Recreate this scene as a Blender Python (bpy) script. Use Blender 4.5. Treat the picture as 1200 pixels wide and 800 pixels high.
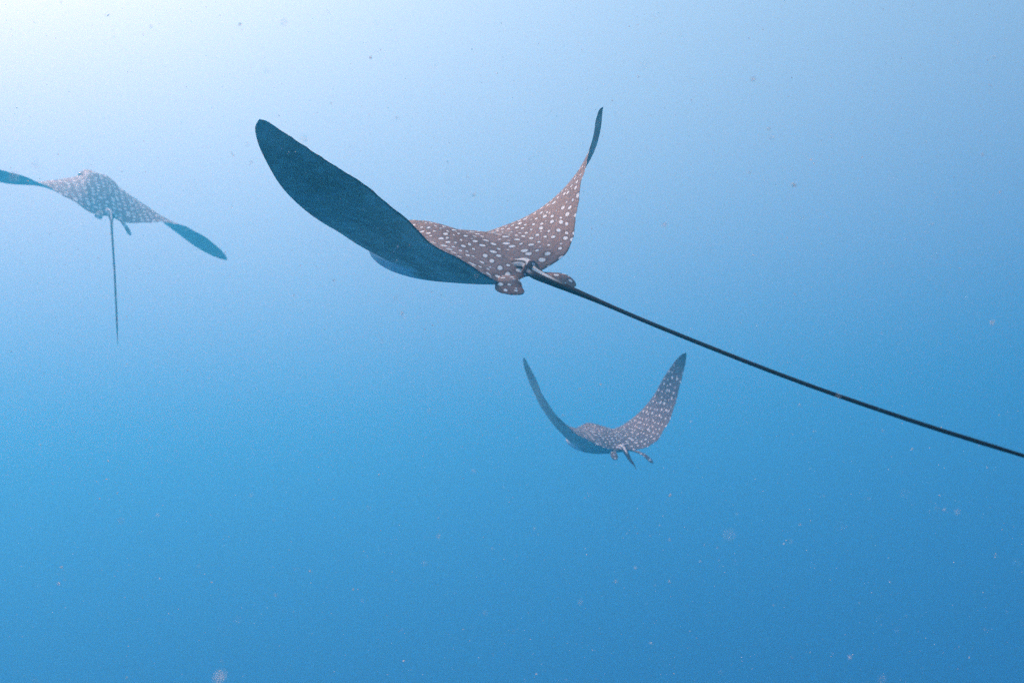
import bpy, bmesh, math, random
import numpy as np
from mathutils import Matrix, Vector

sc = bpy.context.scene
for o in list(bpy.data.objects):
    bpy.data.objects.remove(o)

# ---------------------------------------------------------------- camera, sky, sun, exposure
PITCH, ROLL = 11.01, -4.39                 # the diver's camera: tipped up a little and banked
SUN_AZ, SUN_EL = -38.21, 53.25            # degrees; azimuth from the view axis, elevation
SUN_E, SKY_E, DUST = 3.193, 0.1489, 6.503
AIR, OZONE = 2.853, 0.418
SURFACE = 5.854                          # water above the camera, metres before CLEAR
SCAT = (0.00990, 0.07339, 0.11307)    # water: scattering and absorption per metre
ABSO = (0.08007, 0.05938, 0.02228)
ANISO = 0.473
EXPOSURE = 0.215
CLEAR = 0.46                             # water clarity: thins the water and deepens it alike

cam = bpy.data.cameras.new('camera')
cam_ob = bpy.data.objects.new('camera', cam)
sc.collection.objects.link(cam_ob)
sc.camera = cam_ob
cam.sensor_width = 36
cam.lens = 18 / math.tan(math.radians(25))
cam.clip_start, cam.clip_end = 0.02, 1000
CR = Matrix.Rotation(math.radians(90 + PITCH), 3, 'X') @ Matrix.Rotation(math.radians(ROLL), 3, 'Z')
cam_ob.rotation_euler = CR.to_euler()
cam.dof.use_dof = True
cam.dof.focus_distance = 2.5
cam.dof.aperture_fstop = 7.5

world = bpy.data.worlds.new('World')
sc.world = world
world.use_nodes = True
wn = world.node_tree
sky = wn.nodes.new('ShaderNodeTexSky')
sky.sky_type = 'NISHITA'
sky.sun_disc = False
sky.sun_elevation = math.radians(SUN_EL)
sky.sun_rotation = math.radians(SUN_AZ)
sky.dust_density = DUST
sky.air_density = AIR
sky.ozone_density = OZONE
wn.links.new(sky.outputs[0], wn.nodes['Background'].inputs[0])
wn.nodes['Background'].inputs[1].default_value = SKY_E

sun = bpy.data.lights.new('sun', 'SUN')
sun_ob = bpy.data.objects.new('sun', sun)
sc.collection.objects.link(sun_ob)
sun.energy = SUN_E
sun.angle = math.radians(0.5)
sun.color = (1, .95, .88)
az, el = math.radians(SUN_AZ), math.radians(SUN_EL)
sun_ob.rotation_euler = Vector((math.sin(az) * math.cos(el), math.cos(az) * math.cos(el), math.sin(el))).to_track_quat('Z', 'Y').to_euler()
sun_ob.location = (0, 0, 30)

sc.render.engine = 'CYCLES'
sc.cycles.max_bounces = 8
sc.cycles.volume_bounces = 5
sc.cycles.use_denoising = False
sc.view_settings.view_transform = 'Standard'
sc.view_settings.look = 'None'
sc.view_settings.gamma = 1
sc.view_settings.use_curve_mapping = False
sc.view_settings.exposure = EXPOSURE

F = 600 / math.tan(math.radians(25))      # focal length in photo pixels (1200 wide)
# camera space used below: x right, y forward, z up
C2W = np.array([[CR[i][0], -CR[i][2], CR[i][1]] for i in range(3)])


def unproject(px, py, depth):
    return np.array([(px - 600) / F * depth, depth, (400 - py) / F * depth])


# ---------------------------------------------------------------- the water
def principled_water():
    m = bpy.data.materials.new('sea_water')
    m.use_nodes = True
    nt = m.node_tree
    nt.nodes.clear()
    out = nt.nodes.new('ShaderNodeOutputMaterial')
    pv = nt.nodes.new('ShaderNodeVolumePrincipled')
    nt.links.new(pv.outputs[0], out.inputs['Volume'])
    ss, sa = np.array(SCAT) * CLEAR, np.array(ABSO) * CLEAR
    rho = max(ss + sa) * 1.02
    c = ss / rho
    a = (1 - np.minimum(sa / (rho * (1 - c)), 1)) ** 2
    pv.inputs['Density'].default_value = rho
    pv.inputs['Color'].default_value = (*c, 1)
    pv.inputs['Absorption Color'].default_value = (*a, 1)
    pv.inputs['Anisotropy'].default_value = ANISO
    return m


bm = bmesh.new()
bmesh.ops.create_cube(bm, size=1)
me = bpy.data.meshes.new('haze')
bm.to_mesh(me)
bm.free()
me.materials.append(principled_water())
haze = bpy.data.objects.new('haze', me)
sc.collection.objects.link(haze)
TOP, DEEP, WIDE = SURFACE / CLEAR, 60 / CLEAR, 240 / CLEAR
haze.scale = (WIDE, WIDE, DEEP + TOP)
haze.location = (0, 0, (TOP - DEEP) / 2)
haze['kind'] = 'stuff'
haze['label'] = 'clear blue open sea water, pale near the surface and deeper blue below'
haze['category'] = 'water'


# ---------------------------------------------------------------- skin materials
class N:
    """small helper round a node tree"""
    def __init__(self, name):
        self.m = bpy.data.materials.new(name)
        self.m.use_nodes = True
        self.t = self.m.node_tree
        self.b = self.t.nodes['Principled BSDF']

    def node(self, kind, **kw):
        n = self.t.nodes.new(kind)
        for k, v in kw.items():
            setattr(n, k, v)
        return n

    def put(self, sock, v):
        if isinstance(v, bpy.types.NodeSocket):
            self.t.links.new(v, sock)
        else:
            sock.default_value = v

    def math(self, op, a, b=0.0, c=0.0):
        n = self.node('ShaderNodeMath', operation=op)
        for s, v in zip(n.inputs, (a, b, c)):
            self.put(s, v)
        return n.outputs[0]

    def smooth(self, x, lo, hi, a=0.0, b=1.0):
        n = self.node('ShaderNodeMapRange', interpolation_type='SMOOTHSTEP')
        for s, v in zip(n.inputs, (x, lo, hi, a, b)):
            self.put(s, v)
        return n.outputs[0]

    def mix(self, f, a, b):
        n = self.node('ShaderNodeMix', data_type='RGBA')
        self.put(n.inputs[0], f)
        self.put(n.inputs[6], a if isinstance(a, bpy.types.NodeSocket) else (*a, 1))
        self.put(n.inputs[7], b if isinstance(b, bpy.types.NodeSocket) else (*b, 1))
        return n.outputs[2]

    def uv(self, name):
        return self.node('ShaderNodeUVMap', uv_map=name).outputs[0]

    def xy(self, v):
        n = self.node('ShaderNodeSeparateXYZ')
        self.put(n.inputs[0], v)
        return n.outputs[0], n.outputs[1]

    def noise(self, v, scale, detail=3.0, rough=.5):
        n = self.node('ShaderNodeTexNoise')
        self.put(n.inputs['Vector'], v)
        n.inputs['Scale'].default_value = scale
        n.inputs['Detail'].default_value = detail
        n.inputs['Roughness'].default_value = rough
        return n.outputs[0]

    def finish(self, col, rough=.55, spec=.25, bump=None, strength=.2):
        self.put(self.b.inputs['Base Color'], col)
        self.b.inputs['Roughness'].default_value = rough
        self.b.inputs['Specular IOR Level'].default_value = spec
        if bump is not None:
            n = self.node('ShaderNodeBump')
            n.inputs['Strength'].default_value = strength
            n.inputs['Distance'].default_value = .004
            self.put(n.inputs['Height'], bump)
            self.put(self.b.inputs['Normal'], n.outputs[0])
        return self.m


def dorsal_skin(lo, hi, blotch, big_spots=1.0):
    n = N('dorsal_skin')
    p = n.uv('plan')                      # metres across the back
    c, s = n.xy(n.uv('span'))             # chord fraction, span fraction
    big = n.noise(p, 5, 4, .6)
    fine = n.noise(p, 60, 3, .6)
    blot = n.noise(p, 17, 4, .65)
    base = n.mix(n.smooth(big, .35, .68), lo, hi)
    base = n.mix(n.math('MULTIPLY', n.smooth(blot, .5, .75), .5), base, blotch)
    base = n.mix(n.math('MULTIPLY', n.smooth(fine, .4, .7), .3), base, (.12, .07, .065))
    warp = n.node('ShaderNodeVectorMath', operation='MULTIPLY_ADD')
    wn_ = n.node('ShaderNodeTexNoise')
    wn_.inputs['Scale'].default_value = 9
    n.put(wn_.inputs['Vector'], p)
    n.put(warp.inputs[0], wn_.outputs[1])
    warp.inputs[1].default_value = (.025, .025, 0)
    n.put(warp.inputs[2], p)
    vo = n.node('ShaderNodeTexVoronoi', voronoi_dimensions='2D', feature='F1')
    n.put(vo.inputs['Vector'], warp.outputs[0])
    vo.inputs['Scale'].default_value = 25
    vo.inputs['Randomness'].default_value = .5
    cr, cg = n.xy(vo.outputs['Color'])
    r = n.math('MULTIPLY_ADD', cr, .13 * big_spots, .135 * big_spots)
    r = n.math('MULTIPLY', r, n.smooth(cg, .04, .08))                    # a few cells stay bare
    r = n.math('MULTIPLY', r, n.smooth(s, .98, .80))                     # none on the wing tip
    r = n.math('MULTIPLY', r, n.smooth(c, .02, .16, .45, 1.0))
    d = vo.outputs['Distance']
    spot = n.smooth(d, n.math('MULTIPLY', r, 1.2), n.math('MULTIPLY', r, .75))
    ring = n.smooth(d, n.math('MULTIPLY', r, 2.1), n.math('MULTIPLY', r, 1.2))
    base = n.mix(n.math('MULTIPLY', ring, .45), base, (.055, .036, .036))
    v2 = n.node('ShaderNodeTexVoronoi', voronoi_dimensions='2D', feature='F1')
    n.put(v2.inputs['Vector'], warp.outputs[0])
    v2.inputs['Scale'].default_value = 37
    er, eg = n.xy(v2.outputs['Color'])
    r2 = n.math('MULTIPLY', n.math('MULTIPLY_ADD', er, .08, .09), n.math('GREATER_THAN', eg, .82))
    r2 = n.math('MULTIPLY', r2, n.smooth(s, .9, .7))
    spot = n.math('MAXIMUM', spot, n.math('MULTIPLY', .8, n.math('MULTIPLY', n.math('SUBTRACT', 1, ring), n.smooth(v2.outputs['Distance'], n.math('MULTIPLY', r2, 1.25), n.math('MULTIPLY', r2, .7)))))
    edge = n.math('MAXIMUM', n.smooth(c, .985, .998), n.smooth(s, .78, .98))
    base = n.mix(n.math('MULTIPLY', edge, .7), base, (.05, .05, .055))
    col = n.mix(spot, base, (.90, .885, .85))
    return n.finish(col, .62, .10, fine, .3)


def ventral_skin():
    n = N('ventral_skin')
    p = n.uv('plan')
    c, s = n.xy(n.uv('span'))
    big = n.noise(p, 7, 4, .6)
    fine = n.noise(p, 45, 4, .65)
    base = n.mix(n.smooth(big, .3, .7), (.40, .32, .245), (.78, .645, .51))
    base = n.mix(n.math('MULTIPLY', n.smooth(fine, .42, .72), .45), base, (.82, .70, .56))
    mot = n.noise(p, 16, 5, .7)
    base = n.mix(n.math('MULTIPLY', n.smooth(mot, .48, .62), .7), base, (.86, .75, .62))
    base = n.mix(n.math('MULTIPLY', n.smooth(n.noise(p, 110, 1), .70, .76), .6), base, (.45, .45, .43))
    nerve = n.node('ShaderNodeTexWave', bands_direction='X')
    nerve.inputs['Scale'].default_value = 9
    nerve.inputs['Distortion'].default_value = 9
    nerve.inputs['Detail'].default_value = 2
    n.put(nerve.inputs['Vector'], p)
    base = n.mix(n.math('MULTIPLY', nerve.outputs[1], .2), base, (.28, .23, .18))
    belly = n.math('MULTIPLY', n.smooth(s, .20, .13), n.smooth(c, .46, .34))
    base = n.mix(belly, base, (.92, .91, .88))
    m = n.math('MAXIMUM', n.smooth(c, .96, .995), n.smooth(c, .035, .005))
    m = n.math('MULTIPLY', m, n.smooth(s, .12, .2))
    base = n.mix(n.math('MULTIPLY', m, .85), base, (.02, .022, .025))
    return n.finish(base, .6, .2, fine, .3)


def tail_skin():
    n = N('tail_skin')
    u, v = n.xy(n.uv('plan'))             # metres along the tail, fraction round it
    fine = n.noise(n.uv('plan'), 40, 3)
    base = n.mix(n.smooth(fine, .35, .7), (.008, .009, .012), (.016, .017, .02))
    grey = n.smooth(u, .32, .14)
    base = n.mix(n.math('MULTIPLY', grey, .8), base, (.10, .085, .085))
    a = n.math('ABSOLUTE', n.math('SUBTRACT', v, .70))
    st = n.math('MULTIPLY', n.smooth(a, .075, .04), n.smooth(u, .36, .24))
    st = n.math('MULTIPLY', st, n.smooth(u, .08, .10))
    a2 = n.math('ABSOLUTE', n.math('SUBTRACT', v, .54))
    st2 = n.math('MULTIPLY', n.smooth(a2, .07, .035), n.smooth(u, .22, .16))
    st2 = n.math('MULTIPLY', st2, n.smooth(u, .06, .09))
    base = n.mix(n.math('MAXIMUM', st, st2), base, (.80, .78, .75))
    return n.finish(base, .75, .06, fine, .2)


def eye_skin():
    n = N('eye_black')
    return n.finish(n.mix(n.noise(n.node('ShaderNodeTexCoord').outputs['Object'], 90), (.008, .008, .01), (.02, .018, .016)), .15, .5)


TONES = (dorsal_skin((.235, .150, .136), (.36, .242, .218), (.42, .295, .27)),      # mauve brown
         dorsal_skin((.26, .158, .142), (.36, .232, .208), (.41, .275, .25), 1.4),        # pale pinkish brown
         dorsal_skin((.135, .112, .108), (.205, .172, .165), (.255, .218, .21), .95))    # grey brown
SKINS = [TONES[0], ventral_skin(), tail_skin()]
EYE = eye_skin()

# ---------------------------------------------------------------- the shape of an eagle ray
RAD = 0.8                                  # half span in metres
SL = np.array([0, .15, .3, .5, .7, .85, .95, .985, 1.0])
YL = np.array([.40, .38, .32, .20, .06, -.055, -.127, -.163, -.20])
ST = np.array([0, .1, .17, .25, .35, .5, .7, .85, .95, 1.0])
YT = np.array([-.40, -.42, -.44, -.40, -.33, -.26, -.22, -.212, -.205, -.20])
KN = np.array([.08, .38, .69, 1.0])


def pchip(x, xp, yp):
    h = np.diff(xp)
    d = np.diff(yp) / h
    m = np.zeros(len(xp))
    m[0], m[-1] = d[0], d[-1]
    for i in range(1, len(xp) - 1):
        if d[i - 1] * d[i] > 0:
            w1, w2 = 2 * h[i] + h[i - 1], h[i] + 2 * h[i - 1]
            m[i] = (w1 + w2) / (w1 / d[i - 1] + w2 / d[i])
    i = np.clip(np.searchsorted(xp, x) - 1, 0, len(h) - 1)
    t = (x - xp[i]) / h[i]
    return ((2 * t**3 - 3 * t**2 + 1) * yp[i] + (t**3 - 2 * t**2 + t) * h[i] * m[i]
            + (-2 * t**3 + 3 * t**2) * yp[i + 1] + (t**3 - t**2) * h[i] * m[i + 1])


def bent_wing(phi, th, psi):
    """spine, chord direction and normal along one half span, bent and twisted"""
    S = np.linspace(0, 1, 81)
    ref = .5 * (pchip(S, SL, YL) + pchip(S, ST, YT))
    ph = np.interp(S, np.r_[0, KN], np.r_[0, phi])
    t = np.interp(S, np.r_[0, KN], np.r_[0, th])
    k = np.ones(9) / 9
    ph = np.convolve(np.pad(ph, 4, 'edge'), k, 'valid')
    t = np.convolve(np.pad(t, 4, 'edge'), k, 'valid')
    ph = ph * np.clip(S / .06, 0, 1)           # no crease along the midline
    t = t * np.clip(S / .06, 0, 1)
    ds = S[1] - S[0]
    x = np.r_[0, np.cumsum(.5 * (np.cos(ph[1:]) + np.cos(ph[:-1]))) * ds]
    z = np.r_[0, np.cumsum(.5 * (np.sin(ph[1:]) + np.sin(ph[:-1]))) * ds]
    return S, ref, np.stack([x, ref + psi * S**2, z], 1), ph, t


def body_height(s, up, hump=1.0):
    a = np.abs(s)
    r = np.sqrt(np.maximum(0, 1 - a**2))
    if up:
        return .011 * r + .035 * np.exp(-(a / .42)**2) + .115 * hump * np.exp(-(a / .19)**2)
    return .008 * r + .020 * np.exp(-(a / .40)**2) + .042 * np.exp(-(a / .17)**2)


def aerofoil(c):
    f = lambda q: np.sqrt(q) * (1 - q)**.95
    return f(c) / f(.345)


def mesh_from(name, verts, faces, mats, uvs_plan, uvs_span):
    me = bpy.data.meshes.new(name)
    me.from_pydata([tuple(v) for v in verts], [], faces)
    for m in SKINS:
        me.materials.append(m)
    me.polygons.foreach_set('material_index', mats)
    me.polygons.foreach_set('use_smooth', [True] * len(faces))
    a = me.uv_layers.new(name='plan')
    b = me.uv_layers.new(name='span')
    a.data.foreach_set('uv', np.asarray(uvs_plan, np.float32).ravel())
    b.data.foreach_set('uv', np.asarray(uvs_span, np.float32).ravel())
    me.update()
    return me


def disc_mesh(pose):
    half = np.r_[np.linspace(0, .2, 32)[:-1], np.linspace(.2, .9, 62)[:-1], 1 - .1 * (1 - np.sin(np.linspace(0, math.pi / 2, 14)))]
    half[-1] = 1.0
    ss = np.r_[-half[:0:-1], half]
    K = 34
    cc = .5 * (1 - np.cos(np.linspace(0, math.pi, K + 1)))
    rows, ups = [], []
    cw = {}
    for side, key in ((-1, 'L'), (1, 'R')):
        cw[side] = bent_wing(*pose[key])
    P = np.zeros((len(ss), 2 * K, 3))
    UVp = np.zeros((len(ss), 2 * K, 2))
    UVs = np.zeros((len(ss), 2 * K, 2))
    for i, s in enumerate(ss):
        side = -1 if s < 0 else 1
        a = abs(s)
        S, ref, spine, ph, t = cw[side]
        o = np.array([np.interp(a, S, spine[:, j]) for j in range(3)])
        f, tw = np.interp(a, S, ph), np.interp(a, S, t)
        rf = np.interp(a, S, ref)
        nrm = np.array([-math.sin(f), 0, math.cos(f)])
        cd = math.cos(tw) * np.array([0, 1., 0]) + math.sin(tw) * nrm
        nn = -math.sin(tw) * np.array([0, 1., 0]) + math.cos(tw) * nrm
        le, te = pchip(np.array([a]), SL, YL)[0], pchip(np.array([a]), ST, YT)[0]
        if a > .2:                                          # small nicks along the trailing margin
            te += (.0022 * math.sin(a * 71 + 2 * side) * math.sin(a * 29) + .0010 * math.sin(a * 173 + side) * math.sin(a * 47)) * min(1, (a - .2) * 6) * min(1, (1 - a) * 12)
        if a < .14:
            le += .25 * (1 - (a / .14)**2)**.55
        for j in range(2 * K):
            up = j <= K
            c = cc[j] if up else cc[2 * K - j]
            y = le + (te - le) * c
            h = aerofoil(c) * (body_height(s, True, pose.get('hump', 1.0)) if up else -body_height(s, False))
            if a < .2 and up:                               # brow over the head, dip along the nape
                h += .009 * math.exp(-((y - .47) / .09)**2) * (math.exp(-((a - .085) / .05)**2)) * aerofoil(c)
            if up and y > .28:                              # the head is lower than the back
                q_ = min(1, (y - .28) / .3)
                h *= 1 - .38 * q_ * q_ * (3 - 2 * q_)
            # slight ripple of the trailing margin
            h += .006 * math.sin(a * 34 + side) * max(0, c - .75) / .25 * min(1, a * 3) * (1 - a)
            q = o + (y - rf) * cd + h * nn
            q[0] *= side
            P[i, j] = q * RAD
            UVp[i, j] = (s * RAD + pose['skin'], (y - te) * RAD + 3)
            UVs[i, j] = (c, a)
    verts, idx = [], -np.ones((len(ss), 2 * K), int)
    for i in range(len(ss)):
        if i in (0, len(ss) - 1):
            verts.append(P[i].mean(0))
            idx[i] = len(verts) - 1
        else:
            for j in range(2 * K):
                verts.append(P[i, j])
                idx[i, j] = len(verts) - 1
    faces, mats, up_, us_ = [], [], [], []
    for i in range(len(ss) - 1):
        for j in range(2 * K):
            j2 = (j + 1) % (2 * K)
            q = [(i, j), (i + 1, j), (i + 1, j2), (i, j2)]
            q = q[::-1]
            ids, keep = [], []
            for a in q:
                v = idx[a]
                if v not in ids:
                    ids.append(v)
                    keep.append(a)
            if len(ids) < 3:
                continue
            faces.append(ids)
            mats.append(0 if j < K else 1)
            for a in keep:
                up_.append(UVp[a])
                us_.append(UVs[a])
    return mesh_from('disc', verts, faces, mats, up_, us_), P, ss, cc, K


def loft(name, path, ra, rb, lateral, mats, seg=16, plan=None, span=None):
    """closed tube along a path with an elliptic section: ra along `lateral`, rb across it"""
    path = np.asarray(path, float)
    n = len(path)
    verts, faces, mi, up_, us_ = [], [], [], [], []
    dist = np.r_[0, np.cumsum(np.linalg.norm(np.diff(path, axis=0), axis=1))]
    lat = np.asarray(lateral, float)
    rings = []
    for i in range(n):
        t = path[min(i + 1, n - 1)] - path[max(i - 1, 0)]
        t /= np.linalg.norm(t)
        l = lat - t * np.dot(lat, t)
        l /= np.linalg.norm(l)
        b = np.cross(l, t)
        ring = []
        for k in range(seg):
            a = 2 * math.pi * k / seg
            verts.append(path[i] + ra[i] * math.cos(a) * l + rb[i] * math.sin(a) * b)
            ring.append(len(verts) - 1)
        rings.append(ring)
    def uvp(i, k):
        if plan:
            return plan(verts[rings[i % n][k % seg]])
        return (dist[i], k / seg)
    def uvs(i, k):
        return span if span else (.5, .5)
    for i in range(n - 1):
        for k in range(seg):
            k2 = (k + 1) % seg
            faces.append([rings[i][k], rings[i][k2], rings[i + 1][k2], rings[i + 1][k]])
            mi.append(mats[0] if k < seg / 2 else mats[1])
            for (p, q) in ((i, k), (i, k + 1), (i + 1, k + 1), (i + 1, k)):
                up_.append(uvp(p, q))
                us_.append(uvs(p, q))
    for i, order in ((0, -1), (n - 1, 1)):
        r = list(range(seg))[::order]
        faces.append([rings[i][k] for k in r])
        mi.append(mats[0])
        for k in r:
            up_.append(uvp(i, k))
            us_.append(uvs(i, k))
    return mesh_from(name, verts, faces, mi, up_, us_)


def fix_normals(me):
    b = bmesh.new()
    b.from_mesh(me)
    bmesh.ops.recalc_face_normals(b, faces=b.faces)
    b.to_mesh(me)
    b.free()


def curve_through(pts, n):
    """Catmull-Rom through the given points"""
    p = np.asarray(pts, float)
    p = np.vstack([2 * p[0] - p[1], p, 2 * p[-1] - p[-2]])
    out = []
    m = len(p) - 3
    for k in range(n):
        t = k / (n - 1) * m
        i = min(int(t), m - 1)
        u = t - i
        a, b, c, d = p[i:i + 4]
        out.append(.5 * (2 * b + (c - a) * u + (2 * a - 5 * b + 4 * c - d) * u**2 + (3 * b - a - 3 * c + d) * u**3))
    return np.array(out)


def eagle_ray(pose, label):
    size = pose['size']
    M, pos = np.array(pose['M']).T, np.array(pose['pos']) * size     # columns: right, forward, up in camera space
    root = bpy.data.objects.new('eagle_ray', None)
    root.empty_display_size = .1
    sc.collection.objects.link(root)
    W = np.eye(4)
    W[:3, :3] = C2W @ M * size
    W[:3, 3] = C2W @ pos
    root.matrix_world = Matrix(W.tolist())
    root['label'] = label
    root['category'] = 'ray'
    root['group'] = 'spotted eagle rays swimming away in open water'
    to_local = lambda p: M.T @ (np.asarray(p) * size - pos) / size

    disc, P, ss, cc, K = disc_mesh(pose)
    pieces = []
    # tail: stout root with a whip beyond
    pts = [np.array(q) * RAD for q in pose.get('tail_root', ((0, -.20, -.012), (0, -.34, .012), (0, -.43, .014)))]
    pts += [to_local(unproject(*t)) for t in pose['tail']]
    path = curve_through(pts, 90)
    d = np.r_[0, np.cumsum(np.linalg.norm(np.diff(path, axis=0), axis=1))]
    rt = np.interp(d, *zip(*pose['tail_r']))
    rt = rt * np.clip((d[-1] - d) / .25, .12, 1) ** .6
    rt = rt * np.interp(d, [0, .3, .5], [1, 1, .88])
    wide = 1 + .25 * np.exp(-((d - .12) / .08)**2)
    # grow denser rings near the root by resampling
    pieces.append(loft('tail', path, rt * wide, rt, (1, 0, 0), (2, 2), 14))
    # pelvic fins
    for side, (tip, w, lift) in pose['pelvic'].items():
        sg = -1 if side == 'L' else 1
        a = np.array([.035 * sg, -.30, 0.0])
        b = np.array([.075 * sg, -.40, 0.0])
        c = np.array(tip)
        path = curve_through(np.array([a, b, .45 * b + .55 * c + np.array([0, 0, lift]), c]) * RAD, 22)
        u = np.linspace(0, 1, 22)
        hw = RAD * w * np.sqrt(np.maximum(.0004, 1 - np.maximum(0, (u - .55) / .45)**4)) * (.62 + .38 * u)
        th = RAD * (.009 - .006 * u) * np.sqrt(np.maximum(.02, 1 - u**6))
        lat = np.array(pose.get('pelvic_lat', {}).get(side, (1, 0, 0)), float)
        pieces.append(loft('fin', path, hw, th, lat, (1, 0), 18, plan=lambda v: (v[0] * 1.25 + 5.05 + pose['skin'], v[1] * 1.25 + 7.0), span=(.6, .3)))
    # dorsal fin at the tail root
    y0 = pose.get('dorsal_y', -.45)
    path = curve_through(np.array([[0, y0 + .03, .012], [0, y0 + .01, .035], [0, y0 - .012, .048], [0, y0 - .034, .054]] + np.array([0, 0, pose.get('dorsal_z', 0)])) * RAD, 14)
    u = np.linspace(0, 1, 14)
    hw = RAD * .015 * np.sqrt(np.maximum(.01, 1 - u**4))
    pieces.append(loft('dorsal', path, hw, RAD * (.007 - .004 * u), (0, 1, .3), (0, 0), 14,
                       plan=lambda v: (v[2] * 1.4 + 9.1, v[1] * 1.4 + 9.02), span=(.6, .3)))
    fix_normals(disc)
    body_src = bpy.data.objects.new('src', disc)
    sc.collection.objects.link(body_src)
    tmp = [body_src]
    for p in pieces:
        fix_normals(p)
        o = bpy.data.objects.new('piece', p)
        sc.collection.objects.link(o)
        tmp.append(o)
        md = body_src.modifiers.new('u', 'BOOLEAN')
        md.operation = 'UNION'
        md.solver = 'EXACT'
        md.object = o
    bpy.context.view_layer.update()
    dg = bpy.context.evaluated_depsgraph_get()
    me = bpy.data.meshes.new_from_object(body_src.evaluated_get(dg), preserve_all_data_layers=True, depsgraph=dg)
    me.name = 'body'
    assert [m.name for m in me.materials] == [m.name for m in SKINS]
    me.materials[0] = TONES[pose['tone']]
    for o in tmp:
        bpy.data.objects.remove(o)
    me.polygons.foreach_set('use_smooth', [True] * len(me.polygons))
    body = bpy.data.objects.new('body', me)
    sc.collection.objects.link(body)
    body.parent = root
    print('body', len(me.vertices), len(me.polygons), [u.name for u in me.uv_layers])
    # eyes on the sides of the head
    for sg in (-1, 1):
        i = int(np.argmin(np.abs(ss - sg * .118)))
        j = int(np.argmin(np.abs(cc - .13)))
        q = .5 * (P[i, j] + P[i, 2 * K - j])
        b = bmesh.new()
        bmesh.ops.create_uvsphere(b, u_segments=20, v_segments=12, radius=.017)
        em = bpy.data.meshes.new('eye')
        b.to_mesh(em)
        b.free()
        em.materials.append(EYE)
        em.polygons.foreach_set('use_smooth', [True] * len(em.polygons))
        e = bpy.data.objects.new('eye', em)
        sc.collection.objects.link(e)
        e.parent = root
        e.location = q + np.array([sg * .012, 0, .012])
        e.scale = (.7, 1.1, 1)
    return root


# measured poses: body axes in camera space, wing bend and twist at four stations
POSES = [
    dict(size=0.70, tone=0, skin=0.0, M=([0.809, 0.5676, 0.1528],
            [-0.5861, 0.7987, 0.1361],
            [-0.0447, -0.1997, 0.9788]), pos=[-0.1514, 3.272, 0.2209],
         L=([0.3251, 0.7142, 0.6188, 0.9567], [0.0841, -0.0232, -0.4005, -0.8011], 0.0755),
         R=([0.3011, 0.4544, 0.7839, 1.3115], [-0.0306, -0.1513, -0.5481, -1.0639], 0.2545),
         tail_root=((0, -.22, .012),), dorsal_y=-.425, dorsal_z=.0,
         tail=[(616, 310, 3.06), (627, 320, 2.99), (642, 327.5, 2.93), (661, 336, 2.87), (690, 348, 2.79), (780, 386, 2.56), (920, 441, 2.27), (1060, 490, 2.04), (1200, 534, 1.86), (1330, 573, 1.72)],
         tail_r=[(0, 0.010), (0.10, 0.019), (0.18, 0.0165), (0.27, 0.0125), (0.35, 0.0095), (0.55, 0.006), (1.2, 0.0048), (1.8, 0.0042), (4, 0.002)],
         pelvic={'L': ((-0.135, -0.50, -0.035), 0.056, 0.0), 'R': ((0.085, -0.555, -0.035), 0.04, 0.02)}),
    dict(size=1.60, tone=1, hump=.55, skin=11.37, M=([0.7881, 0.5662, -0.2416],
            [-0.4416, 0.7934, 0.4189],
            [0.4289, -0.2234, 0.8753]), pos=[-2.5511, 6.8356, 0.883],
         L=([-0.0231, -0.0766, 0.0544, 0.4529], [0.05, -0.17, -0.58, -1.0], -0.1538),
         R=([0.1284, -0.0312, -0.2201, -0.1639], [0.038, -0.11, -0.50, -1.15], -0.1315),
         tail=[(131, 268, 6.35), (134, 315, 5.95), (136, 355, 5.6), (138, 403, 5.2)],
         tail_r=[(0, 0.010), (0.13, 0.022), (0.22, 0.012), (0.34, 0.0075), (0.8, 0.006), (1.6, 0.005), (4, 0.003)],
         pelvic={'L': ((-0.10, -0.49, -0.02), 0.032, 0.005), 'R': ((0.15, -0.55, -0.055), 0.02, 0.01)}),
    dict(size=1.10, tone=2, skin=23.61, M=([0.961, 0.2765, 0.0074],
            [-0.2764, 0.9609, -0.0135],
            [-0.0109, 0.0109, 0.9999]), pos=[0.5407, 6.5621, -0.6262],
         L=([0.3696, 0.7444, 1.006, 1.0835], [0.0009, 0.0877, 0.0963, -0.1704], -0.0724),
         R=([0.1931, 0.7513, 1.2981, 1.1327], [-0.0008, 0.0859, 0.1477, 0.5472], 0.0288),
         tail=[(738, 538, 6.0), (742, 543, 5.85), (745.6, 549.5, 5.68)],
         tail_r=[(0, 0.010), (0.13, 0.022), (0.22, 0.014), (0.4, 0.01), (0.6, 0.007), (0.8, 0.004), (4, 0.002)],
         pelvic={'L': ((-0.115, -0.55, -0.05), 0.029, 0.01), 'R': ((0.155, -0.59, -0.08), 0.02, 0.02)}),
]


for pose, label in zip(POSES, (
        'large eagle ray with raised wings and a very long thin black tail',
        'pale hazy eagle ray with drooping wing and tail hanging straight down',
        'small bluish eagle ray with wings raised in a deep U and short stub tail')):
    eagle_ray(pose, label)


# ---------------------------------------------------------------- drifting specks
def fleck(rng, verts, faces, p, r):
    """a lumpy flattened crumb: a six-point bipyramid subdivided by uneven corners"""
    b = len(verts)
    ax = rng.normal(size=(3, 3))
    q, _ = np.linalg.qr(ax)
    sc3 = r * rng.uniform(.45, 1.0, 3)
    n = 6
    verts.append(p + q @ (np.array([0, 0, 1.]) * sc3))
    for k in range(n):
        a = 2 * math.pi * k / n
        verts.append(p + q @ (np.array([math.cos(a), math.sin(a), rng.uniform(-.3, .3)]) * sc3 * rng.uniform(.7, 1.15)))
    verts.append(p - q @ (np.array([0, 0, 1.]) * sc3))
    for k in range(n):
        k2 = (k + 1) % n
        faces.append((b, b + 1 + k, b + 1 + k2))
        faces.append((b + n + 1, b + 1 + k2, b + 1 + k))


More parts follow.
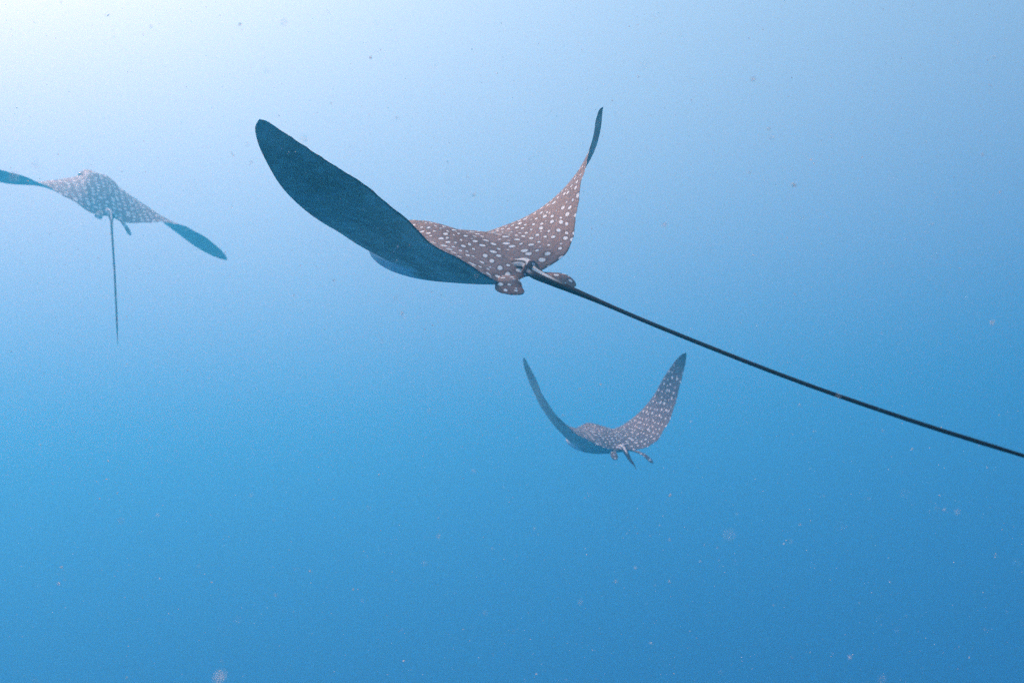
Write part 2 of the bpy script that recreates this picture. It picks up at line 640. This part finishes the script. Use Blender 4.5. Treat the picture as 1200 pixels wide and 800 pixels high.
rng = np.random.RandomState(5)
verts, faces = [], []
for k in range(20000):                              # thin suspension all round the diver
    p = np.array([rng.uniform(-4.5, 4.5), rng.uniform(.35, 8), rng.uniform(-3.5, 2.6)])
    fleck(rng, verts, faces, C2W @ p, min(.0026, .0008 * rng.pareto(2.4) + .0008))
for k in range(1500):                               # specks close by
    p = np.array([rng.uniform(-.7, .7), rng.uniform(.3, 1.2), rng.uniform(-.5, .5)])
    fleck(rng, verts, faces, C2W @ p, min(.0012, .0003 * rng.pareto(2.2) + .0003))
for k in range(9000):                              # fine backscatter in front of the animals
    p = np.array([rng.uniform(-1.7, 1.7), rng.uniform(.7, 3.2), rng.uniform(-1.3, 1.2)])
    fleck(rng, verts, faces, C2W @ p, min(.0019, .0005 * rng.pareto(2.0) + .0006))
for px, py, d, r in ((950, 187, 2.0, .0040), (72, 664, 1.8, .0045), (257, 793, .42, .0022),
                     (779, 263, .8, .0020), (904, 161, .7, .0016), (569, 718, .7, .0018), (680, 705, .7, .0018),
                     (514, 628, .8, .0016), (704, 450, 2.4, .0040), (785, 580, 2.2, .0050), (938, 614, 2, .0030), (1152, 694, 2, .0030),
                     (940, 255, .8, .0014), (1118, 208, 1.5, .002),
                     (248, 682, 2.0, .003), (185, 603, .9, .0016), (294, 580, .9, .0018), (363, 669, 1.2, .002), (414, 690, 2, .003),
                     (444, 556, 2, .003), (117, 584, 2, .003), (473, 774, 2, .003), (127, 540, 2, .003), (996, 770, .9, .0018)):
    fleck(rng, verts, faces, C2W @ unproject(px, py, d), r)
sm = bpy.data.meshes.new('marine_snow')
sm.from_pydata([tuple(v) for v in verts], [], faces)
n = N('marine_snow')
gi = n.noise(n.node('ShaderNodeTexCoord').outputs['Object'], 3)
fl = n.mix(gi, (.95, .90, .82), (.97, .97, .96))
n.finish(fl, .8, .1)
tr = n.node('ShaderNodeBsdfTranslucent')
n.put(tr.inputs[0], fl)
mx = n.node('ShaderNodeMixShader')
mx.inputs[0].default_value = .5
n.put(mx.inputs[1], n.b.outputs[0])
n.put(mx.inputs[2], tr.outputs[0])
cl = n.node('ShaderNodeBsdfTransparent')
m2 = n.node('ShaderNodeMixShader')
m2.inputs[0].default_value = .12
n.put(m2.inputs[1], mx.outputs[0])
n.put(m2.inputs[2], cl.outputs[0])
n.put(n.t.nodes['Material Output'].inputs[0], m2.outputs[0])
sm.materials.append(n.m)
snow = bpy.data.objects.new('marine_snow', sm)
sc.collection.objects.link(snow)
snow['kind'] = 'stuff'
snow['label'] = 'tiny pale specks drifting in the blue water around the rays'
snow['category'] = 'marine snow'
